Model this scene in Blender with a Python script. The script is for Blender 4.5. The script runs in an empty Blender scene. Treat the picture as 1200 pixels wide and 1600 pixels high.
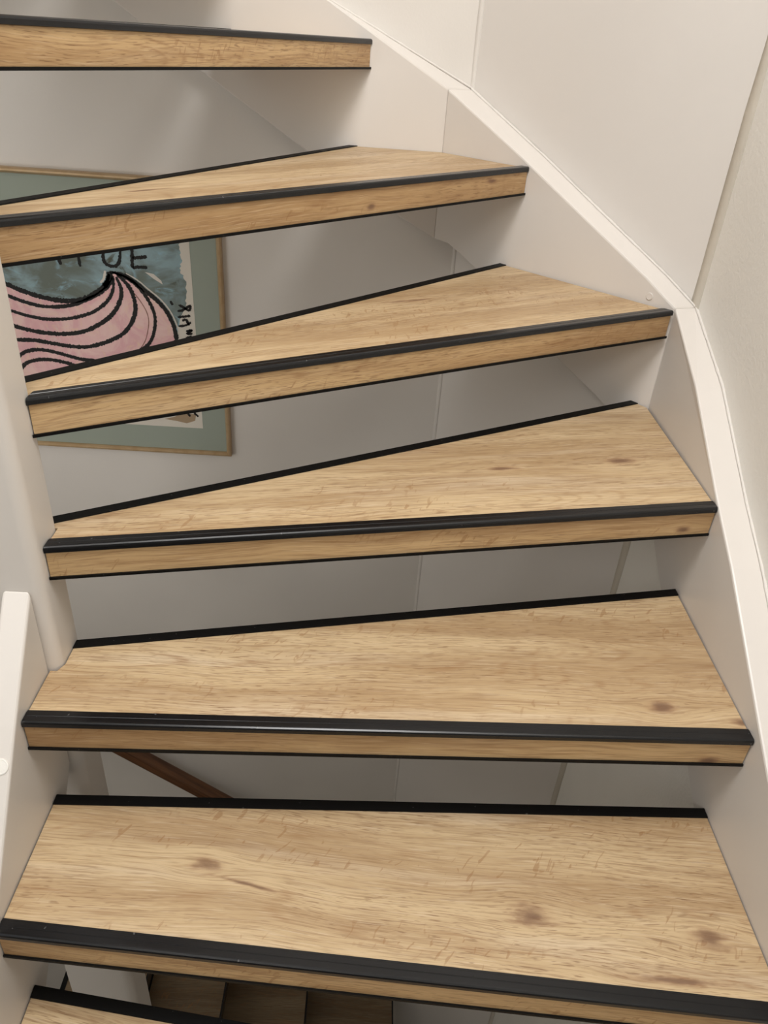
import bpy, bmesh, math, random
from mathutils import Vector, Matrix
C = bpy.context.scene.collection

# ------------------------------------------------------------------ camera
cam_data = bpy.data.cameras.new('camera')
cam = bpy.data.objects.new('camera', cam_data)
C.objects.link(cam)
cam_data.sensor_fit = 'VERTICAL'
cam_data.sensor_height = 36.0
cam_data.lens = 26.55                       # 1180 px focal length on a 1600 px tall frame
cam_data.clip_start = 0.02
cam_data.clip_end = 60
RISE = 0.18
cam.matrix_world = Matrix(((0.99797892, -0.05625753, -0.02954952, 0.0),
                           (0.00498312, 0.53286181, -0.84618761, 0.0),
                           (0.06335023, 0.84433014, 0.53206519, 1.2681),
                           (0, 0, 0, 1)))
bpy.context.scene.camera = cam

# ------------------------------------------------------------------ world and lamps
world = bpy.data.worlds.new('world')
bpy.context.scene.world = world
world.use_nodes = True
wb = world.node_tree.nodes['Background']
wb.inputs[0].default_value = (0.90, 0.93, 1.0, 1)
wb.inputs[1].default_value = 0.25


def area(name, loc, target, size, power, col):
    l = bpy.data.lights.new(name, 'AREA')
    l.shape = 'RECTANGLE'
    l.size, l.size_y = size
    l.energy = power
    l.color = col
    o = bpy.data.objects.new(name, l)
    C.objects.link(o)
    o.location = loc
    d = Vector(target) - Vector(loc)
    o.rotation_euler = d.to_track_quat('-Z', 'Y').to_euler()
    return o


area('ceiling_light', (-0.02, 0.22, 2.88), (-0.02, 0.23, 0), (0.75, 0.75), 37, (1.0, 0.985, 0.975))
area('frontal_fill_light', (-0.75, -1.50, 2.35), (0.1, 1.1, 0.9), (0.8, 0.8), 12, (1.0, 0.98, 0.965))  # added unseen fill from behind the camera, for strings and right wall
area('landing_window_light', (-2.05, -0.70, 2.05), (-0.3, 1.5, 1.0), (0.7, 1.3), 5, (0.84, 0.92, 1.0))
area('picture_wall_fill', (-1.35, 0.15, 0.45), (-0.75, 1.69, 0.6), (0.5, 0.5), 0.9, (1.0, 0.95, 0.92)).data.spread = math.radians(75)  # added fill that brightens the back wall around the picture

vs = bpy.context.scene.view_settings
vs.view_transform = 'Standard'
vs.look = 'None'
vs.gamma = 1.0
vs.use_curve_mapping = False
vs.exposure = 0.08

# ------------------------------------------------------------------ material helpers
def s2l(c):
    return tuple(((x / 255) / 12.92 if x / 255 <= 0.04045 else ((x / 255 + 0.055) / 1.055) ** 2.4) for x in c) + (1.0,)


class NT:
    """tiny node-tree writer"""
    def __init__(self, name):
        self.m = bpy.data.materials.new(name)
        self.m.use_nodes = True
        self.t = self.m.node_tree
        self.b = self.t.nodes['Principled BSDF']

    def n(self, kind, **kw):
        o = self.t.nodes.new(kind)
        for k, v in kw.items():
            setattr(o, k, v)
        return o

    def put(self, sock, v):
        if isinstance(v, (int, float)):
            sock.default_value = v
        elif isinstance(v, tuple):
            sock.default_value = v
        else:
            self.t.links.new(v, sock)

    def math(self, op, a, b=0.0, c=None):
        o = self.n('ShaderNodeMath', operation=op)
        self.put(o.inputs[0], a)
        self.put(o.inputs[1], b)
        if c is not None:
            self.put(o.inputs[2], c)
        return o.outputs[0]

    def vec(self, x, y, z=0.0):
        o = self.n('ShaderNodeCombineXYZ')
        for i, v in enumerate((x, y, z)):
            self.put(o.inputs[i], v)
        return o.outputs[0]

    def noise(self, v, scale=1.0, detail=2.0, rough=0.5, dist=0.0):
        o = self.n('ShaderNodeTexNoise')
        self.put(o.inputs['Vector'], v)
        o.inputs['Scale'].default_value = scale
        o.inputs['Detail'].default_value = detail
        o.inputs['Roughness'].default_value = rough
        o.inputs['Distortion'].default_value = dist
        return o.outputs[0]

    def ramp(self, v, lo, hi, a=0.0, b=1.0, smooth=True):
        o = self.n('ShaderNodeMapRange', clamp=True)
        if smooth:
            o.interpolation_type = 'SMOOTHSTEP'
        self.put(o.inputs[0], v)
        for i, x in enumerate((lo, hi, a, b)):
            o.inputs[i + 1].default_value = x
        return o.outputs[0]

    def mix(self, f, a, b, mode='MIX'):
        o = self.n('ShaderNodeMix', data_type='RGBA', blend_type=mode)
        self.put(o.inputs[0], f)
        self.put(o.inputs[6], a)
        self.put(o.inputs[7], b)
        return o.outputs[2]

    def bump(self, h, strength, dist):
        o = self.n('ShaderNodeBump')
        o.inputs['Strength'].default_value = strength
        o.inputs['Distance'].default_value = dist
        self.put(o.inputs['Height'], h)
        self.t.links.new(o.outputs[0], self.b.inputs['Normal'])

    def out(self, col, rough=0.5, spec=0.5):
        self.put(self.b.inputs['Base Color'], col)
        self.put(self.b.inputs['Roughness'], rough)
        self.b.inputs['Specular IOR Level'].default_value = spec
        return self.m


def paint(name, rgb, rough=0.45, grain=260.0, bump=0.06, spec=0.4, mottling=0.03):
    k = NT(name)
    co = k.n('ShaderNodeTexCoord').outputs['Object']
    big = k.noise(co, 3.0, 3.0)
    f = k.ramp(big, 0.3, 0.7)
    c = s2l(rgb)
    d = tuple(x * (1 - mottling * 2) for x in c[:3]) + (1.0,)
    k.bump(k.noise(co, grain, 3.0, 0.6), bump, 0.002)
    return k.out(k.mix(f, d, c), rough, spec)


def oak(name, seed, knots=(), tone=1.0, warm=0.0):
    """laminate oak, grain along local x; local y and z together run across the grain"""
    k = NT(name)
    sep = k.n('ShaderNodeSeparateXYZ')
    k.t.links.new(k.n('ShaderNodeTexCoord').outputs['Object'], sep.inputs[0])
    x = sep.outputs[0]
    y = k.math('ADD', sep.outputs[1], sep.outputs[2])
    # knots push the grain aside and darken the wood
    kn = 0.0
    core = 0.0
    yy = y
    for (kx, ky, a, b, an) in knots:
        ox, oy = k.math('SUBTRACT', x, kx), k.math('SUBTRACT', y, ky)
        ca, sa = math.cos(an), math.sin(an)
        dx = k.math('DIVIDE', k.math('ADD', k.math('MULTIPLY', ox, ca), k.math('MULTIPLY', oy, sa)), a)
        dy = k.math('DIVIDE', k.math('SUBTRACT', k.math('MULTIPLY', oy, ca), k.math('MULTIPLY', ox, sa)), b)
        r = k.math('SQRT', k.math('ADD', k.math('MULTIPLY', dx, dx), k.math('MULTIPLY', dy, dy)))
        wob = k.math('MULTIPLY', k.math('SUBTRACT', k.noise(k.vec(k.math('MULTIPLY', x, 30.0), k.math('MULTIPLY', y, 90.0), seed), 1.0, 3.0), 0.5), 1.6)
        rr = k.math('ADD', r, wob)
        kn = k.math('MAXIMUM', kn, k.ramp(rr, 0.15, 1.25, 1.0, 0.0))
        core = k.math('MAXIMUM', core, k.ramp(rr, 0.05, 0.85, 1.0, 0.0))
        push = k.ramp(r, 0.0, 3.2, 1.0, 0.0)
        yy = k.math('SUBTRACT', yy, k.math('MULTIPLY', k.math('MULTIPLY', push, dy), b * 0.55))
    wave = k.math('MULTIPLY', k.math('SUBTRACT', k.noise(k.vec(k.math('MULTIPLY', x, 2.4), k.math('MULTIPLY', y, 7.0), seed), 1.0, 2.0), 0.5), 0.045)
    yw = k.math('ADD', yy, wave)

    def streak(sx, sy, off, detail=3.0, rough=0.55):
        return k.noise(k.vec(k.math('MULTIPLY', x, sx), k.math('MULTIPLY', yw, sy), seed + off), 1.0, detail, rough)
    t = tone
    g, bl_ = 1 - .04 * warm, 1 - .10 * warm         # front edges tinted warmer, standing in for light bounced off the treads
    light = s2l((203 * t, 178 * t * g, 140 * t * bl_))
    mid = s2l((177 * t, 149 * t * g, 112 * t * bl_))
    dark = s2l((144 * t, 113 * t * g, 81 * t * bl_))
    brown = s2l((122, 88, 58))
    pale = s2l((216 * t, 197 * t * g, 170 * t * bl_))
    col = k.mix(k.ramp(streak(1.3, 13.0, 1.0), 0.38, 0.62), light, mid)
    col = k.mix(k.ramp(streak(1.8, 26.0, 2.0), 0.50, 0.74, 0.0, 0.50), col, dark)
    col = k.mix(k.ramp(streak(2.0, 20.0, 7.0), 0.54, 0.78, 0.0, 0.6), col, pale)
    # fine fibre, dark and pale
    col = k.mix(k.ramp(streak(14.0, 420.0, 3.0, 3.0, .65), 0.44, 0.68, 0.0, 0.58), col, dark)
    col = k.mix(k.ramp(streak(18.0, 560.0, 8.0, 2.0), 0.54, 0.74, 0.0, 0.42), col, pale)
    # short dark pores in patches
    patch = k.ramp(streak(2.2, 13.0, 4.0), 0.36, 0.60, 0.12, 1.0)
    pore = k.math('MULTIPLY', k.ramp(streak(48.0, 560.0, 5.0, 1.0), 0.60, 0.70), patch)
    pore2 = k.math('MULTIPLY', k.ramp(streak(26.0, 330.0, 15.0, 1.0), 0.64, 0.72), patch)
    col = k.mix(k.math('MULTIPLY', pore, 0.60), col, brown)
    col = k.mix(k.math('MULTIPLY', pore2, 0.55), col, brown)
    # cathedral lines: contours of a slow field
    fld = streak(1.1, 8.0, 6.0, 1.0)
    saw = k.math('FRACT', k.math('MULTIPLY', fld, 34.0))
    tri = k.math('ABSOLUTE', k.math('SUBTRACT', saw, 0.5))
    line = k.math('MULTIPLY', k.ramp(tri, 0.0, 0.22, 1.0, 0.0), k.ramp(streak(4.0, 40.0, 9.0), 0.42, 0.62, 0.0, 0.46))
    line = k.math('MULTIPLY', line, k.ramp(streak(20.0, 480.0, 19.0, 2.0), 0.38, 0.60, 0.2, 1.0))
    col = k.mix(line, col, s2l((146, 106, 68)))
    # medullary flecks running across the grain
    fl = k.noise(k.vec(k.math('ADD', k.math('MULTIPLY', x, 115.0), k.math('MULTIPLY', y, -60.0)), k.math('MULTIPLY', y, 46.0), seed + 11.0), 1.0, 1.0, .5, .9)
    flp = k.ramp(streak(3.0, 9.0, 12.0, 1.0), 0.50, 0.60)
    col = k.mix(k.math('MULTIPLY', k.math('MULTIPLY', k.ramp(fl, 0.635, 0.70), flp), 0.50), col, s2l((148, 108, 68)))
    if knots:
        col = k.mix(k.math('MULTIPLY', kn, 0.60), col, s2l((156, 118, 86)))
        col = k.mix(k.math('MULTIPLY', core, 0.70), col, s2l((104, 76, 60)))
    h = k.math('SUBTRACT', streak(16.0, 620.0, 3.0, 2.0), k.math('MULTIPLY', pore, 0.6))
    k.bump(h, 0.16, 0.0008)
    return k.out(col, k.ramp(streak(16.0, 500.0, 13.0, 2.0), 0.3, 0.7, 0.40, 0.52), 0.4)


def plastic(name, rgb, rough, scratch=True):
    k = NT(name)
    sep = k.n('ShaderNodeSeparateXYZ')
    k.t.links.new(k.n('ShaderNodeTexCoord').outputs['Object'], sep.inputs[0])
    ribs = k.noise(k.vec(k.math('MULTIPLY', sep.outputs[0], 5.0), k.math('MULTIPLY', sep.outputs[1], 700.0), sep.outputs[2]), 1.0, 2.0)
    speck = k.ramp(k.noise(k.vec(sep.outputs[0], sep.outputs[1], sep.outputs[2]), 160.0, 1.0), 0.76, 0.80)
    c = s2l(rgb)
    k.bump(ribs, 0.12, 0.0004)
    return k.out(k.mix(k.math('MULTIPLY', speck, 0.35), c, s2l((120, 120, 120))), rough, 0.5)


M_BLACK = plastic('black_profile', (13, 14, 17), 0.25)
M_BLACKTRIM = plastic('black_trim', (6, 6, 6), 0.55)
M_BLACKTRIM.node_tree.nodes['Principled BSDF'].inputs['Specular IOR Level'].default_value = 0.2
M_WALL_R = paint('cream_wall_paint', (240, 237, 230), 0.75, 150.0, 0.35, 0.2)
M_WALL_M = paint('panel_paint', (224, 219, 213), 0.5, 300.0, 0.05, 0.35, 0.015)
M_WALL_B = paint('back_wall_paint', (228, 223, 216), 0.5, 200.0, 0.12, 0.35)
M_STRING = paint('string_gloss_paint', (222, 216, 209), 0.36, 220.0, 0.04, 0.45, 0.012)
M_CAULK = paint('caulk', (226, 221, 214), 0.6, 120.0, 0.6, 0.3)
M_SEAM = paint('corner_bead_paint', (214, 206, 192), 0.6, 60.0, 0.5, 0.3, 0.08)
M_FRONT = paint('low_bounce_paint', (170, 162, 150), 0.7)  # unseen front wall, darkened so less light bounces onto the tread fronts
M_CEIL = paint('ceiling_paint', (238, 236, 230), 0.8)
M_FLOOR = paint('lower_floor_paint', (110, 102, 92), 0.6)

# ------------------------------------------------------------------ mesh helpers
def link(name, bm, mats, parent=None, smooth=False, bevel=0.0, seg=2):
    me = bpy.data.meshes.new(name)
    bmesh.ops.recalc_face_normals(bm, faces=bm.faces)
    bm.to_mesh(me)
    bm.free()
    for m in (mats if isinstance(mats, (list, tuple)) else [mats]):
        me.materials.append(m)
    o = bpy.data.objects.new(name, me)
    C.objects.link(o)
    if parent:
        o.parent = parent
    if smooth:
        for p in me.polygons:
            p.use_smooth = True
    if bevel:
        b = o.modifiers.new('bevel', 'BEVEL')
        b.width = bevel
        b.segments = seg
        b.limit_method = 'ANGLE'
        b.angle_limit = math.radians(35)
        b.harden_normals = False
    return o


def tag(o, label=None, cat=None, group=None, kind=None):
    for k, v in (('label', label), ('category', cat), ('group', group), ('kind', kind)):
        if v:
            o[k] = v
    return o


def empty(name, loc, rz=0.0):
    o = bpy.data.objects.new(name, None)
    C.objects.link(o)
    o.location = loc
    o.rotation_euler = (0, 0, rz)
    o.empty_display_size = 0.05
    return o


def prism(bm, poly, z0, z1):
    """vertical prism over an XY polygon"""
    a = [bm.verts.new((p[0], p[1], z0)) for p in poly]
    b = [bm.verts.new((p[0], p[1], z1)) for p in poly]
    bm.faces.new(a[::-1])
    bm.faces.new(b)
    n = len(poly)
    for i in range(n):
        bm.faces.new((a[i], a[(i + 1) % n], b[(i + 1) % n], b[i]))


def loft(bm, A, B):
    a = [bm.verts.new(p) for p in A]
    b = [bm.verts.new(p) for p in B]
    bm.faces.new(a[::-1])
    bm.faces.new(b)
    n = len(A)
    for i in range(n):
        bm.faces.new((a[i], a[(i + 1) % n], b[(i + 1) % n], b[i]))


def box(bm, x0, x1, y0, y1, z0, z1):
    prism(bm, [(x0, y0), (x1, y0), (x1, y1), (x0, y1)], z0, z1)


def disc(bm, c, n, r, h, seg=24):
    n = Vector(n).normalized()
    u = n.orthogonal().normalized()
    v = n.cross(u)
    c = Vector(c)
    ring = lambda rr, hh: [c + n * hh + (u * math.cos(2 * math.pi * i / seg) + v * math.sin(2 * math.pi * i / seg)) * rr for i in range(seg)]
    rings = [[bm.verts.new(p) for p in ring(rr, hh)] for rr, hh in ((r, 0), (r, h * 0.7), (r * 0.86, h), (r * 0.78, h * 0.8))]
    for a, b in zip(rings, rings[1:]):
        for i in range(seg):
            bm.faces.new((a[i], a[(i + 1) % seg], b[(i + 1) % seg], b[i]))
    bm.faces.new(rings[-1])
    bm.faces.new(rings[0][::-1])


# ------------------------------------------------------------------ room shell
ZB, ZT = -2.70, 3.00
XR = 0.560                                  # right wall
K1 = (0.560, 1.302)                         # right / slanted wall corner
K2 = (0.170, 1.690)                         # slanted / back wall corner
YB = 1.690
XL, YF = -2.20, -3.00


def wall(name, poly, m):
    bm = bmesh.new()
    prism(bm, poly, ZB, ZT)
    return tag(link(name, bm, m), kind='structure')


wall('wall_right', [(XR, YF), (XR + .1, YF), (XR + .1, K1[1] + .04), K1], M_WALL_R)
wall('wall_corner', [K1, (XR + .1, K1[1] + .04), (K2[0] + .04, YB + .1), K2], M_WALL_M)
wall('wall_back', [K2, (K2[0] + .04, YB + .1), (XL, YB + .1), (XL, YB)], M_WALL_B)
wall('wall_left', [(XL - .1, YF), (XL, YF), (XL, YB + .1), (XL - .1, YB + .1)], M_WALL_R)
wall('wall_front', [(XL - .1, YF - .1), (XR + .1, YF - .1), (XR + .1, YF), (XL - .1, YF)], M_FRONT)
bm = bmesh.new()
box(bm, XL - .1, XR + .1, YF - .1, YB + .1, ZB - .1, ZB)
tag(link('floor', bm, M_FLOOR), kind='structure')
bm = bmesh.new()
box(bm, XL - .1, XR + .1, YF - .1, YB + .1, ZT, ZT + .1)
tag(link('ceiling', bm, M_CEIL), kind='structure')

# bead of painted filler down the two corners of the stairwell
def bead(name, c, d1, d2, w, m, z0, z1):
    rng = random.Random(name)
    bm = bmesh.new()
    rows = []
    n = 70
    for i in range(n + 1):
        z = z0 + (z1 - z0) * i / n
        ww = w * (1 + rng.uniform(-.16, .16))
        A = Vector((c[0] + d1[0] * ww, c[1] + d1[1] * ww, z))
        B = Vector((c[0] + d2[0] * ww, c[1] + d2[1] * ww, z))
        O = Vector((c[0], c[1], z))
        mid = (A + B) / 2 * 0.8 + O * 0.2
        rows.append([bm.verts.new(p) for p in (A, mid, B)])
    for a, b in zip(rows, rows[1:]):
        for j in range(2):
            bm.faces.new((a[j], a[j + 1], b[j + 1], b[j]))
    o = link(name, bm, m, smooth=True)
    so = o.modifiers.new('thick', 'SOLIDIFY')
    so.thickness = 0.002
    so.offset = 0
    return tag(o, kind='structure')


S2 = math.sqrt(.5)
bead('trim_1', K1, (0, -1), (-.709, .705), 0.010, M_SEAM, ZB, ZT)
bead('trim_2', K2, (.709, -.705), (-1, 0), 0.005, M_WALL_B, ZB, ZT)

# ------------------------------------------------------------------ strings (the boards that carry the treads)
XS = 0.5155                                 # inner face of the right string
Q1 = (0.518, 1.287)                         # inner corner right / slanted string
Q2 = (0.119, 1.655)                         # inner corner slanted / back string
YS = 1.655


def string_board(name, top, bot, inner, outer, label):
    """top / bot: (s, z) along the board; inner(s) and outer(s) give XY of the two faces"""
    bm = bmesh.new()
    prof = top + bot[::-1]
    A = [(*inner(s), z) for s, z in prof]
    B = [(*outer(s), z) for s, z in prof]
    loft(bm, A, B)
    return tag(link(name, bm, M_STRING, bevel=0.003), label, 'stair string')


top_r = [(-0.75, -0.24), (0.614, 0.531), (0.846, 0.676), (0.941, 0.727), (1.119, 0.833), (1.287, 0.905)]
bot_r = [(-0.75, -0.51), (0.60, 0.265), (1.287, 0.645)]
lerp = lambda a, b, t: (a[0] + (b[0] - a[0]) * t, a[1] + (b[1] - a[1]) * t)
str_r = string_board('stair_string', top_r, bot_r,
                     lambda s: (XS + (0.0025 if s > 1.2 else 0), s),
                     lambda s: (XR - .0006, s if s < 1.28 else 1.3014),
                     'white painted string board along the right-hand wall beside the lower treads')
top_m = [(0.0, 0.905), (0.12, 0.944), (0.39, 1.021), (0.65, 1.096), (1.0, 1.191)]
bot_m = [(0.0, 0.645), (0.195, 0.704), (0.375, 0.752), (0.795, 0.879), (0.875, 0.899), (0.93, 0.912), (1.0, 0.914)]
string_board('stair_string', top_m, bot_m, lambda s: lerp(Q1, Q2, s), lambda s: lerp((K1[0] - .0006, K1[1] - .0006), (K2[0] - .0006, K2[1] - .0006), s),
             'white painted string board on the slanted corner wall, round screw cap near its lower end')
str_m = bpy.data.objects['stair_string.001']
top_b = [(Q2[0], 1.191), (-0.11, 1.317), (-1.35, 1.975)]
bot_b = [(Q2[0], 0.914), (0.045, 0.952), (-0.149, 1.064), (-0.361, 1.196), (-0.505, 1.292), (-1.35, 1.83)]
string_board('stair_string', top_b, bot_b, lambda s: (s, YS), lambda s: (K2[0] - .0004 if s > .1 else s, YB - .0006),
             'white painted string board on the back wall, rising out of frame behind the highest tread')

# filler line and screw caps
def filler(name, parent, pts, r):
    rng = random.Random(7)
    bm = bmesh.new()
    rows = []
    path = []
    for a, b in zip(pts, pts[1:]):
        a, b = Vector(a), Vector(b)
        n = max(2, int((b - a).length / 0.012))
        path += [a.lerp(b, i / n) for i in range(n)]
    path.append(Vector(pts[-1]))
    for i, p in enumerate(path):
        d = (path[min(i + 1, len(path) - 1)] - path[max(i - 1, 0)]).normalized()
        u = Vector((0, 0, 1))
        v = d.cross(u).normalized()
        rr = r * (1 + rng.uniform(-.25, .25))
        rows.append([bm.verts.new(p + (v * math.cos(t) + u * math.sin(t)) * rr) for t in [k * math.pi / 3 for k in range(6)]])
    for a, b in zip(rows, rows[1:]):
        for j in range(6):
            bm.faces.new((a[j], a[(j + 1) % 6], b[(j + 1) % 6], b[j]))
    return link(name, bm, M_CAULK, parent, smooth=True)


filler('filler_bead', str_r, [(XR - .001, s if s < 1.28 else 1.30, z + .001) for s, z in top_r[1:]], 0.0026)
filler('filler_bead', str_m, [(*lerp((K1[0] - .002, K1[1] - .002), (K2[0] - .002, K2[1] - .002), s), z + .001) for s, z in top_m], 0.0026)
filler('filler_bead', bpy.data.objects['stair_string.002'], [(K2[0] if s > .1 else s, YB - .001, z + .001) for s, z in top_b], 0.0026)
nrm = Vector((-(Q2[1] - Q1[1]), Q2[0] - Q1[0], 0)).normalized()
if nrm.y > 0:
    nrm = -nrm
bm = bmesh.new()
disc(bm, Vector((0.4813, 1.3208, 0.9133)), nrm, 0.0062, 0.0016)
link('screw_cap', bm, M_STRING, str_m)

# left string, ends against the newel post
XI = -0.3965
bm = bmesh.new()
top_l = [(-0.60, -0.86), (0.507, 0.402), (0.621, 0.548), (0.7235, 0.672)]
bot_l = [(-0.60, -1.25), (0.50, 0.095), (0.7235, 0.360)]
prof = top_l + bot_l[::-1]
loft(bm, [(XI, s, z) for s, z in prof], [(XI - 0.034, s, z) for s, z in prof])
str_l = tag(link('stair_string', bm, M_STRING, bevel=0.004, seg=3),
            'short white string board on the left, its square top end butting the newel post', 'stair string')
bm = bmesh.new()
sl = Vector((0, -1.25, 1)).normalized()
disc(bm, (-0.4085, 0.592, 0.511), sl, 0.0095, 0.0012)
link('screw_cap', bm, M_WALL_R, str_l)

# newel post
NX0, NX1, NY0, NY1 = -0.497, -0.3815, 0.7245, 0.788
bm = bmesh.new()
r = 0.016
pl = [(NX0, NY0), (NX1 - r, NY0)]
for i in range(1, 9):
    t = -math.pi / 2 + i * math.pi / 16
    pl.append((NX1 - r + r * math.cos(t), NY0 + r + r * math.sin(t)))
pl += [(NX1, NY1), (NX0, NY1)]
prism(bm, pl, -1.9, 2.35)
o = link('newel_post', bm, M_STRING, bevel=0.002)
for p in o.data.polygons:
    p.use_smooth = abs(p.normal.z) < .5
o.data.set_sharp_from_angle(angle=math.radians(40))
tag(o, 'white rounded newel post at the left that the narrow tread ends meet', 'post')

# ------------------------------------------------------------------ treads
TH = 0.046
GRP = 'oak treads of the open staircase'


def isect(p, d, q, e):
    """intersection of line p+d*t with q+e*s in 2D"""
    den = d[0] * e[1] - d[1] * e[0]
    t = ((q[0] - p[0]) * e[1] - (q[1] - p[1]) * e[0]) / den
    return (p[0] + d[0] * t, p[1] + d[1] * t)


def sweep(bm, poly, i, prof, trim=0.0):
    """profile (offset inward, z) along edge i of poly, ends cut by the neighbouring edges"""
    n = len(poly)
    a, b = poly[i], poly[(i + 1) % n]
    d = Vector((b[0] - a[0], b[1] - a[1])).normalized()
    inn = Vector((-d.y, d.x))                # polygons run counter-clockwise
    pa, pb = poly[i - 1], poly[(i + 2) % n]
    A, B = [], []
    for off, z in prof:
        base = (a[0] + inn.x * off, a[1] + inn.y * off)
        s = isect(base, d, a, (pa[0] - a[0], pa[1] - a[1]))
        e = isect(base, d, b, (pb[0] - b[0], pb[1] - b[1]))
        A.append((s[0] + d.x * trim, s[1] + d.y * trim, z))
        B.append((e[0] - d.x * trim, e[1] - d.y * trim, z))
    loft(bm, A, B)


def tread(z, outline, back_edge, label, seed, knots=(), front_knots=(), tone=1.0, name='stair_tread'):
    """outline: XY corners, counter-clockwise, first two are the ends of the front edge"""
    a, b = Vector(outline[0]), Vector(outline[1])
    rz = math.atan2(b.y - a.y, b.x - a.x)
    mid = (a + b) / 2
    root = empty(name, (mid.x, mid.y, z - TH), rz)
    tag(root, label, 'stair tread', GRP)
    R = Matrix.Rotation(-rz, 2)
    loc = [tuple(R @ (Vector(p) - mid)) for p in outline]
    kn = []
    for wx, wy, ka, kb, *an in knots:
        q = R @ (Vector((wx, wy)) - mid)
        kn.append((q.x, q.y + TH, ka * 1.5, kb * 1.6, an[0] if an else 0.0))
    wood = oak('oak_board', seed, kn, tone)
    fkn = [((R @ (Vector((wx, wy)) - mid)).x, wz - (z - TH), ka, kb, 0.0) for wx, wy, wz, ka, kb in front_knots]
    woodf = oak('oak_front', seed + 3.7, fkn, tone, 1.0)
    # board
    bm = bmesh.new()
    inset = []
    n = len(loc)
    offs = [0.0008] * n
    offs[0] = 0.0035
    offs[back_edge] = 0.0015
    for i in range(n):
        p, q, r_ = loc[i - 1], loc[i], loc[(i + 1) % n]
        d0 = Vector((q[0] - p[0], q[1] - p[1])).normalized()
        d1 = Vector((r_[0] - q[0], r_[1] - q[1])).normalized()
        n0, n1 = Vector((-d0.y, d0.x)), Vector((-d1.y, d1.x))
        o0, o1 = offs[i - 1], offs[i]
        inset.append(isect((q[0] + n0.x * o0, q[1] + n0.y * o0), d0, (q[0] + n1.x * o1, q[1] + n1.y * o1), d1))
    prism(bm, inset, 0.0005, TH)
    link('board', bm, wood, root)
    bm = bmesh.new()
    sweep(bm, loc, 0, [(0.0, 0.003), (0.0034, 0.003), (0.0034, TH - .005), (0.0, TH - .005)], 0.0008)
    link('front_panel', bm, woodf, root)
    # nosing: ribbed top plate, rounded edge, short drop over the front panel
    T = TH
    pr = [(0.0185, T + .0004), (0.0180, T + .0016), (0.0155, T + .0016), (0.0150, T + .0023),
          (0.0088, T + .0024), (0.0085, T + .0021), (0.0079, T + .0021), (0.0076, T + .0024),
          (0.0020, T + .0025), (0.0000, T + .0024), (-0.0018, T + .0014), (-0.0026, T - .0006),
          (-0.0026, T - .0058), (-0.0018, T - .0064), (-0.0004, T - .0062), (-0.0004, T + .0004)]
    bm = bmesh.new()
    sweep(bm, loc, 0, pr[::-1])
    link('nosing', bm, M_BLACK, root)
    bm = bmesh.new()
    sweep(bm, loc, 0, [(-0.0026, -.0006), (0.012, -.0006), (0.012, 0.0002), (-0.0002, 0.0030), (-0.0026, 0.0032)])
    link('lower_edge_trim', bm, M_BLACKTRIM, root)
    bm = bmesh.new()
    sweep(bm, loc, back_edge, [(0.0145, T + .0003), (-0.001, T + .0003), (-0.001, 0.0), (0.0012, 0.0), (0.0012, T), (0.0145, T)][::-1])
    sweep(bm, loc, back_edge, [(-0.001, T), (0.0145, T), (0.0140, T + .0016), (-0.001, T + .0016)])
    link('back_edge_trim', bm, M_BLACKTRIM, root)
    return root


G = 0.001
xs = XS - G
xl = XI + G
nx = NX1 + G


def on_m(p, g=G):
    """pull a point 1 mm off the slanted string"""
    return (p[0] + nrm.x * g, p[1] + nrm.y * g)


def along(p, q, x=None, y=None):
    if x is not None:
        t = (x - p[0]) / (q[0] - p[0])
        return (x, p[1] + (q[1] - p[1]) * t)
    t = (y - p[1]) / (q[1] - p[1])
    return (p[0] + (q[0] - p[0]) * t, y)


def string_hit(p, q):
    """where line p-q meets the slanted string face (1 mm short)"""
    a, b = on_m(Q1), on_m(Q2)
    return isect(p, (q[0] - p[0], q[1] - p[1]), a, (b[0] - a[0], b[1] - a[1]))


# 1: cropped at the bottom of the frame
F = (-.397, .285), (.515, .150)
B = (-.397, .508), (-.115, .472)
tread(.18, [along(*F, x=xl), along(*F, x=xs), along(*B, x=xs), along(*B, x=xl)], 2,
      'lowest oak tread, only its black back edge and left corner showing at the frame bottom', 11.3)
# 2
F = (-.391, .478), (.489, .418)
B = (-.394, .667), (.517, .692)
tread(.36, [along(*F, x=xl), along(*F, x=xs), along(*B, x=xs), along(*B, x=xl)], 2,
      'broad oak tread nearest the camera with three dark knots, second from the bottom', 23.9,
      [(-.173, .574, .016, .008), (.236, .526, .024, .011), (.455, .505, .022, .009), (-.115, .551, .045, .0022, -.16), (.40, .455, .05, .004)])
# 3: notched round the newel
F = (-.397, .635), (.513, .661)
B = (-.378, .781), (.516, .971)
fl = along(*F, x=xl)
tread(.54, [fl, along(*F, x=xs), along(*B, x=xs), along(*B, x=nx), (nx, NY0 + .012), (nx - .006, NY0 - G), (xl, NY0 - G)], 2,
      'oak tread notched round the newel post, two knots by its right end', 37.1,
      [(.413, .711, .016, .009), (.512, .690, .012, .007)], [(.466, .659, .500, .016, .010)])
# 4
F = (-.381, .746), (.511, .932)
B = (-.391, .815), (.491, .309 + 1.0)
bl = along(*B, x=-.425)
q4 = string_hit(*B)
c4 = on_m(Q1)
tread(.72, [along(*F, x=nx), along(*F, x=xs), (xs, c4[1] - .002), q4, bl, (bl[0], NY1 + G), (nx, NY1 + G)], 3,
      'winder tread with its back right corner in the wall angle, fourth from the bottom', 52.6,
      [(.408, 1.065, .026, .008), (.212, 1.016, .022, .005)], [(.473, .923, .686, .014, .010)])
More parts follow.
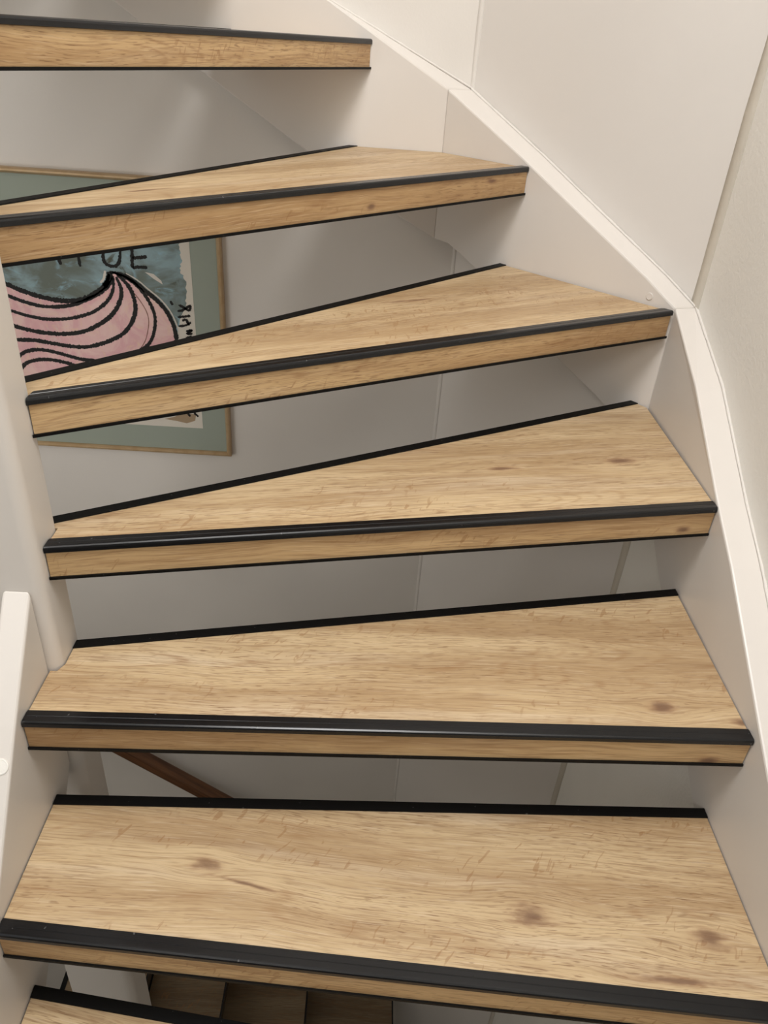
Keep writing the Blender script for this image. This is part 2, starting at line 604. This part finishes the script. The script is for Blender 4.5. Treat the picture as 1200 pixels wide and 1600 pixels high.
# 5
F = (-.383, .777), (.515, 1.283)
B = (-.402, .843), (.250, 1.538)
f5 = along(*F, x=nx)
r5 = on_m((.5130, 1.2917))
bl = along(*B, x=-.437)
tread(.90, [f5, along(f5, (.5145, 1.2835), x=.5125), string_hit(*B), bl, (bl[0], NY1 + G), (nx, NY1 + G)], 2,
      'triangular winder tread ending below the round screw cap, fifth from the bottom', 64.2, [(.06, 1.247, .03, .004)])
# 6
F = (-.394, .827), (.263, 1.507)
B = (-.432, .917), (-.066, 1.652)
c6 = on_m(Q2)
b6 = along(*B, y=YS - G)
tread(1.08, [along(*F, y=NY1 + G), string_hit(*F), (c6[0], YS - G), b6, along(*B, y=NY1 + G)], 3,
      'winder tread in front of the framed picture top, wide end in the second wall angle', 79.8,
      [(-.30, 1.05, .03, .004)], [(-.012, 1.223, 1.048, .012, .007), (.198, 1.440, 1.064, .022, .006)])
# 7
F = (-.400, .880), (-.032, YS - G)
B = (-.490, .880), (-.305, YS - G)
tread(1.26, [along(*F, y=NY1 + G), F[1], B[1], along(*B, y=NY1 + G)], 2,
      'topmost oak tread, seen edge-on at the top left of the frame', 91.4)

# the flight goes on above the frame
for i, (fi, fo, bi, bo) in enumerate(((-.482, -.27, -.625, -.53), (-.59, -.50, -.82, -.75), (-.79, -.72, -1.04, -.98), (-1.01, -.95, -1.26, -1.20))):
    tread(1.44 + .18 * i, [(fi, NY1 + G), (fo, YS - G), (bo, YS - G), (bi, NY1 + G)], 2,
          ('oak tread one step above the topmost one in view', 'oak tread two steps above the topmost one in view',
           'oak tread three steps above the topmost one in view', 'oak tread four steps above the topmost one in view')[i], 101.3 + 7.7 * i)

bm = bmesh.new()
prof = [(NX0 - .0005, 1.56), (-.62, 1.74), (-.82, 1.92), (-1.35, 2.33), (-1.35, 2.04), (-.82, 1.60), (-.62, 1.40), (NX0 - .0005, 1.22)]
loft(bm, [(x, NY1, z) for x, z in prof], [(x, NY1 - .036, z) for x, z in prof])
tag(link('stair_string', bm, M_STRING, bevel=0.003), 'white inner string board left of the newel post, carrying the treads above the frame', 'stair string')

# ------------------------------------------------------------------ lower flight glimpsed through the gaps
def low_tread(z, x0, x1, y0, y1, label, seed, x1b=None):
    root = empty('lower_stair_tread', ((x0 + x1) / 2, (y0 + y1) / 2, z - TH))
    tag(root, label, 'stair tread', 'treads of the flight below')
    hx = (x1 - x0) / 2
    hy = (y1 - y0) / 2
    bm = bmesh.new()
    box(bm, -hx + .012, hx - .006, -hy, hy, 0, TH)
    w = oak('lower_oak_shaded', seed, (), 0.66)  # same oak toned down, stairwell shade put into the colour
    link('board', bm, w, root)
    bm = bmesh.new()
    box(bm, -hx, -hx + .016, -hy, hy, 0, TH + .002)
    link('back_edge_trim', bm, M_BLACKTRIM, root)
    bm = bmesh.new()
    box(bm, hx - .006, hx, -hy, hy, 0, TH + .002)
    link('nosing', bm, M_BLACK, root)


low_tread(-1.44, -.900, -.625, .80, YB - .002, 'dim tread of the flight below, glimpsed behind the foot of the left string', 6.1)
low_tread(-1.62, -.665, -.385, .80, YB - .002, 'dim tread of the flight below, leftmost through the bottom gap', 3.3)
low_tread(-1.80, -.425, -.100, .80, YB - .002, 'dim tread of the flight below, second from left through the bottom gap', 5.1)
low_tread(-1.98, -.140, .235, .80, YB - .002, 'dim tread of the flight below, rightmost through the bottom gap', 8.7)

k = NT('dark_stained_wood')
sep = k.n('ShaderNodeSeparateXYZ')
k.t.links.new(k.n('ShaderNodeTexCoord').outputs['Object'], sep.inputs[0])
g = k.noise(k.vec(k.math('MULTIPLY', sep.outputs[0], 6.0), k.math('MULTIPLY', k.math('ADD', sep.outputs[2], k.math('MULTIPLY', sep.outputs[0], 0.8)), 160.0), k.math('MULTIPLY', sep.outputs[1], 60.0)), 1.0, 3.0)
M_RAIL = k.out(k.mix(k.ramp(g, .35, .65), s2l((112, 74, 46)), s2l((78, 48, 28))), 0.4, 0.5)
hr = empty('handrail', (-0.57, YB, -0.812))
tag(hr, 'dark brown wooden handrail on the back wall of the flight below', 'handrail')
bm = bmesh.new()
dx, sl_ = 0.62, -0.80
rows = []
for sx in (-dx, dx):
    rows.append([(sx, -.062 + c * .021, sx * sl_ + d * .027) for c, d in
                 ((-1, -.7), (-.7, -1), (.7, -1), (1, -.7), (1, .7), (.7, 1), (-.7, 1), (-1, .7))])
loft(bm, rows[0], rows[1])
link('rail', bm, M_RAIL, hr, bevel=0.003)
M_BRASS = plastic('bracket_metal', (120, 110, 95), 0.35)
for bx in (-.45, .42):
    bm = bmesh.new()
    zz = bx * sl_
    box(bm, bx - .008, bx + .008, -.066, 0, zz - .048, zz - .038)
    box(bm, bx - .008, bx + .008, -.066, -.054, zz - .048, zz - .026)
    box(bm, bx - .018, bx + .018, -.004, 0, zz - .075, zz - .012)
    link('bracket', bm, M_BRASS, hr)

# ------------------------------------------------------------------ framed picture
PX0, PX1, PZ0, PZ1 = -1.235, -0.334, 0.353, 0.994
pic = empty('framed_picture', ((PX0 + PX1) / 2, YB, PZ0))
tag(pic, 'framed pastel picture of a pink wave with black outlines in a sage green mount', 'picture')
px = lambda x: x - (PX0 + PX1) / 2
pz = lambda z: z - PZ0
k = NT('gilt_frame')
co = k.n('ShaderNodeTexCoord').outputs['Object']
M_GILT = k.out(k.mix(k.ramp(k.noise(co, 40.0), .35, .65), s2l((196, 170, 134)), s2l((188, 160, 122))), 0.38, 0.5)
k.b.inputs['Metallic'].default_value = 0.35
FW = 0.011
bm = bmesh.new()
# moulding section: (inset from outer edge, depth from wall)
sec = [(0, 0), (0, .014), (.0025, .019), (.006, .0195), (.009, .016), (FW, .0125), (FW, 0)]
ox0, ox1, oz0, oz1 = px(PX0), px(PX1), 0.0, PZ1 - PZ0
ringv = []
for ins, dp in sec:
    ringv.append([bm.verts.new((x, -dp, z)) for x, z in ((ox0 + ins, oz0 + ins), (ox1 - ins, oz0 + ins), (ox1 - ins, oz1 - ins), (ox0 + ins, oz1 - ins))])
for a, b in zip(ringv, ringv[1:] + ringv[:1]):
    for i in range(4):
        bm.faces.new((a[i], a[(i + 1) % 4], b[(i + 1) % 4], b[i]))
link('frame', bm, M_GILT, pic)
M_MAT = paint('sage_mount', (158, 167, 155), 0.7, 400.0, 0.05, 0.3, 0.02)
bm = bmesh.new()
box(bm, ox0 + FW, ox1 - FW, -.0095, -.002, oz0 + FW, oz1 - FW)
link('mount', bm, M_MAT, pic)
YA = -.0100
M_PAPER = paint('white_paper', (222, 216, 204), 0.8, 300.0, 0.05, 0.2)


def flat(bm, pts, y, mi=0):
    vs_ = [bm.verts.new((px(x), y, pz(z))) for x, z in pts]
    f = bm.faces.new(vs_)
    f.material_index = mi
    bmesh.ops.triangulate(bm, faces=[f])


def smooth_path(pts, n=8):
    out = []
    P = [Vector(p) for p in pts]
    for i in range(len(P) - 1):
        p0, p1, p2, p3 = P[max(i - 1, 0)], P[i], P[i + 1], P[min(i + 2, len(P) - 1)]
        for j in range(n):
            t = j / n
            out.append(0.5 * ((2 * p1) + (p2 - p0) * t + (2 * p0 - 5 * p1 + 4 * p2 - p3) * t * t + (3 * p1 - p0 - 3 * p2 + p3) * t ** 3))
    out.append(P[-1])
    return out


def stroke(bm, pts, w, y, mi, rng, rough=.18, taper=True, n=10):
    path = smooth_path(pts, n)
    L, N = [], len(path)
    for i, p in enumerate(path):
        d = (path[min(i + 1, N - 1)] - path[max(i - 1, 0)])
        d = d.normalized() if d.length > 0 else Vector((1, 0))
        nn = Vector((-d.y, d.x))
        ww = w * (1 + rng.uniform(-rough, rough))
        if taper:
            ww *= min(1.0, .55 + 4.0 * min(i, N - 1 - i) / N)
        j = rng.uniform(-rough, rough) * w * .3
        L.append((p + nn * (ww / 2 + j), p - nn * (ww / 2 - j)))
    prev = None
    for a, b in L:
        cur = [bm.verts.new((px(a.x), y, pz(a.y))), bm.verts.new((px(b.x), y, pz(b.y)))]
        if prev:
            f = bm.faces.new((prev[0], prev[1], cur[1], cur[0]))
            f.material_index = mi
        prev = cur


rng = random.Random(5)
bm = bmesh.new()
flat(bm, [(-1.165, .4245), (-.4010, .4245), (-.4030, .925), (-1.165, .925)], YA)
link('paper', bm, M_PAPER, pic)

k = NT('teal_wash')
co = k.n('ShaderNodeTexCoord').outputs['Object']
mp = k.n('ShaderNodeMapping')
mp.inputs['Scale'].default_value = (7, 7, 11)
k.t.links.new(co, mp.inputs[0])
n1 = k.noise(mp.outputs[0], 1.0, 4.0, .6, .6)
n2 = k.noise(mp.outputs[0], 2.3, 4.0, .65, 1.0)
c = k.mix(k.ramp(n1, .38, .62), s2l((112, 120, 112)), s2l((146, 170, 176)))
c = k.mix(k.ramp(n2, .52, .72), c, s2l((150, 184, 198)))
c = k.mix(k.ramp(n2, .28, .42, 1.0, 0.0), c, s2l((88, 90, 78)))
M_TEAL = k.out(c, .75, .2)
k = NT('pink_pastel')
co = k.n('ShaderNodeTexCoord').outputs['Object']
n1 = k.noise(co, 13.0, 4.0, .6, 1.2)
n2 = k.noise(co, 34.0, 4.0, .65, .8)
c = k.mix(k.ramp(n1, .36, .62), s2l((236, 202, 196)), s2l((226, 176, 180)))
c = k.mix(k.ramp(n2, .52, .74, 0, .8), c, s2l((236, 204, 178)))
c = k.mix(k.ramp(n1, .58, .72, 0, .8), c, s2l((226, 208, 202)))
M_PINK = k.out(c, .75, .2)
M_CRAYON = plastic('black_crayon', (24, 23, 22), .8)
M_CREAM = paint('cream_chalk', (214, 208, 198), .8)
M_BEIGE = paint('beige_wash', (168, 146, 118), .8)
M_THIN = paint('brown_line', (150, 108, 96), .8)

c1 = [(-0.98, 0.800), (-0.90, 0.787), (-0.8264, 0.7569), (-0.8109, 0.7508), (-0.7836, 0.7398), (-0.7474, 0.7293), (-0.7103, 0.723), (-0.6719, 0.7234), (-0.6409, 0.7319), (-0.6131, 0.7487), (-0.594, 0.7648), (-0.5825, 0.7887)]
c2 = [(-0.96, 0.778), (-0.90, 0.762), (-0.8312, 0.7337), (-0.8099, 0.7239), (-0.7799, 0.7142), (-0.7429, 0.7066), (-0.7042, 0.7082), (-0.6688, 0.7158), (-0.6415, 0.7275), (-0.6094, 0.7447), (-0.5855, 0.7654), (-0.5746, 0.785)]
c3 = [(-0.97, 0.748), (-0.90, 0.722), (-0.8382, 0.6995), (-0.8101, 0.6904), (-0.7773, 0.6824), (-0.7394, 0.6773), (-0.7002, 0.6799), (-0.66, 0.6891), (-0.6234, 0.7047), (-0.5945, 0.7284), (-0.5795, 0.753), (-0.5743, 0.7808)]
c4 = [(-0.97, 0.704), (-0.91, 0.684), (-0.845, 0.666), (-0.8083, 0.6549), (-0.7749, 0.6481), (-0.7321, 0.6441), (-0.6881, 0.647), (-0.6519, 0.6561), (-0.6143, 0.6765), (-0.5853, 0.7006), (-0.5666, 0.7302), (-0.5605, 0.7564), (-0.5685, 0.7833)]
c5 = [(-0.98, 0.640), (-0.91, 0.626), (-0.8539, 0.6225), (-0.8099, 0.624), (-0.7747, 0.6253), (-0.736, 0.621), (-0.6972, 0.6166), (-0.6576, 0.6169), (-0.6163, 0.6288), (-0.5789, 0.6473), (-0.5545, 0.6692), (-0.5383, 0.697), (-0.5332, 0.7237), (-0.5384, 0.7536), (-0.5508, 0.774), (-0.5659, 0.7877)]
c6 = [(-0.5757, 0.7933), (-0.5536, 0.7855), (-0.5338, 0.7751), (-0.5149, 0.7551), (-0.5004, 0.7302), (-0.4923, 0.7045), (-0.4936, 0.6777), (-0.502, 0.65), (-0.5149, 0.6308), (-0.5317, 0.6181), (-0.5541, 0.5956), (-.60, .57)]
c7 = [(-0.582, 0.7929), (-0.5532, 0.7885), (-0.5296, 0.7753), (-0.5064, 0.7556), (-0.4828, 0.7357), (-0.4637, 0.7107), (-0.453, 0.6848), (-0.4483, 0.6626), (-0.4487, 0.6305), (-0.4549, 0.5832), (-.475, .53), (-.53, .49), (-.62, .47)]
thin = [(-0.5362, 0.7537), (-0.5215, 0.7332), (-0.5092, 0.7078), (-0.5076, 0.6813), (-0.5179, 0.6444), (-0.5312, 0.6228)]
b1 = [(-0.89, .535), (-0.8385, 0.5676), (-0.8097, 0.5907), (-0.7881, 0.6), (-0.7611, 0.6032), (-0.7309, 0.5991), (-0.6968, 0.591), (-0.671, 0.5856), (-0.6445, 0.5841), (-0.6148, 0.5727)]
b2 = [(-0.87, .505), (-0.8361, 0.5343), (-0.8079, 0.5648), (-0.7836, 0.5759), (-0.7563, 0.5801), (-0.7299, 0.5785), (-0.6954, 0.5713), (-0.6658, 0.5598)]
edge = [(-0.418, 0.905), (-0.4214, 0.8882), (-0.424, 0.8562), (-0.4218, 0.8321), (-0.4259, 0.8071), (-0.4173, 0.7826), (-0.4193, 0.7398), (-0.4269, 0.7131), (-0.4406, 0.6766), (-0.4458, 0.6399), (-0.4481, 0.5836), (-.47, .52), (-.56, .475)]

bm = bmesh.new()
e = [(p.x + rng.uniform(-.0026, .0026), p.y) for p in smooth_path(edge, 6)]
prev = None
for x, z in e:                               # ragged right-hand edge of the wash
    cur = (bm.verts.new((px(-1.14 + rng.uniform(-.004, .004)), YA - .0002, pz(z))), bm.verts.new((px(x), YA - .0002, pz(z))))
    if prev:
        bm.faces.new((prev[0], prev[1], cur[1], cur[0]))
    prev = cur
outl = [tuple(p) for p in smooth_path(c1, 6)] + [tuple(p) for p in smooth_path(c7, 6)][1:] + [(-.80, .475), (-.95, .53), (-1.0, .66)]
flat(bm, outl, YA - .0004, 1)
# pale chalk rim beside the crest and down the right-hand contour
stroke(bm, [(-.605, .768), (-.596, .778), (-.591, .795)], .005, YA - .0005, 3, rng)
stroke(bm, [(x + .007, z + .004) for x, z in c7[1:9]], .003, YA - .0005, 3, rng)
flat(bm, [(-0.5041, 0.7979), (-0.4855, 0.7949), (-0.47, 0.7813), (-0.4674, 0.773), (-0.4866, 0.7844)], YA - .0005, 3)
flat(bm, [(-0.4936, 0.4446), (-0.4704, 0.4511), (-0.45, 0.462), (-0.4155, 0.4620), (-0.4188, 0.4445), (-0.4398, 0.4361), (-0.4622, 0.4407)], YA - .0004, 4)
stroke(bm, thin, .0022, YA - .0005, 5, rng)
link('painting', bm, [M_TEAL, M_PINK, M_CRAYON, M_CREAM, M_BEIGE, M_THIN], pic)
bm = bmesh.new()
for pts, w in ((c1, .0095), (c2, .0075), (c3, .0070), (c4, .0085), (c5, .0085), (c6, .0070), (c7, .0085), (b1, .0080), (b2, .0080)):
    stroke(bm, pts, w * 1.12, YA - .0006, 0, rng, .24, n=22)
stroke(bm, [(-.598, .760), (-.586, .776), (-.581, .793)], .013, YA - .0006, 0, rng)
for pts in ([(-0.5896, 0.8455), (-0.591, 0.8191), (-0.5841, 0.8084), (-0.5699, 0.8061), (-0.5584, 0.815), (-0.5525, 0.8400)],
            [(-0.5245, 0.8577), (-0.5281, 0.8333), (-0.5304, 0.8053)],
            [(-0.5281, 0.826), (-0.5112, 0.8287), (-0.4964, 0.8313)],
            [(-0.5304, 0.8053), (-0.5134, 0.8081), (-0.4976, 0.8074)],
            [(-0.6917, 0.8300), (-0.6856, 0.8019)],
            [(-0.6446, 0.8380), (-0.6443, 0.8004)]):
    stroke(bm, pts, .0072, YA - .0007, 0, rng, .25)
for pts in ([(-0.4536, 0.7376), (-0.4493, 0.7283)],
            [(-0.4397, 0.7145), (-0.4242, 0.7199), (-0.4106, 0.7295), (-0.4136, 0.7184), (-0.428, 0.7262), (-0.4363, 0.7291)],
            [(-0.4408, 0.7012), (-0.4255, 0.7035), (-0.4114, 0.7062)],
            [(-0.4403, 0.6803), (-0.4249, 0.6831), (-0.4112, 0.6911)],
            [(-0.4306, 0.693), (-0.4225, 0.6966), (-0.4161, 0.6836)],
            [(-0.4238, 0.6687), (-0.4103, 0.6732), (-0.422, 0.6634), (-0.4096, 0.6651)],
            [(-0.425, 0.6527), (-0.4114, 0.6582)],
            [(-0.4357, 0.4660), (-0.4302, 0.4553)], [(-0.4219, 0.4680), (-0.4103, 0.4561)]):
    stroke(bm, pts, .0054, YA - .0008, 0, rng, .3)
link('crayon_lines', bm, M_CRAYON, pic)
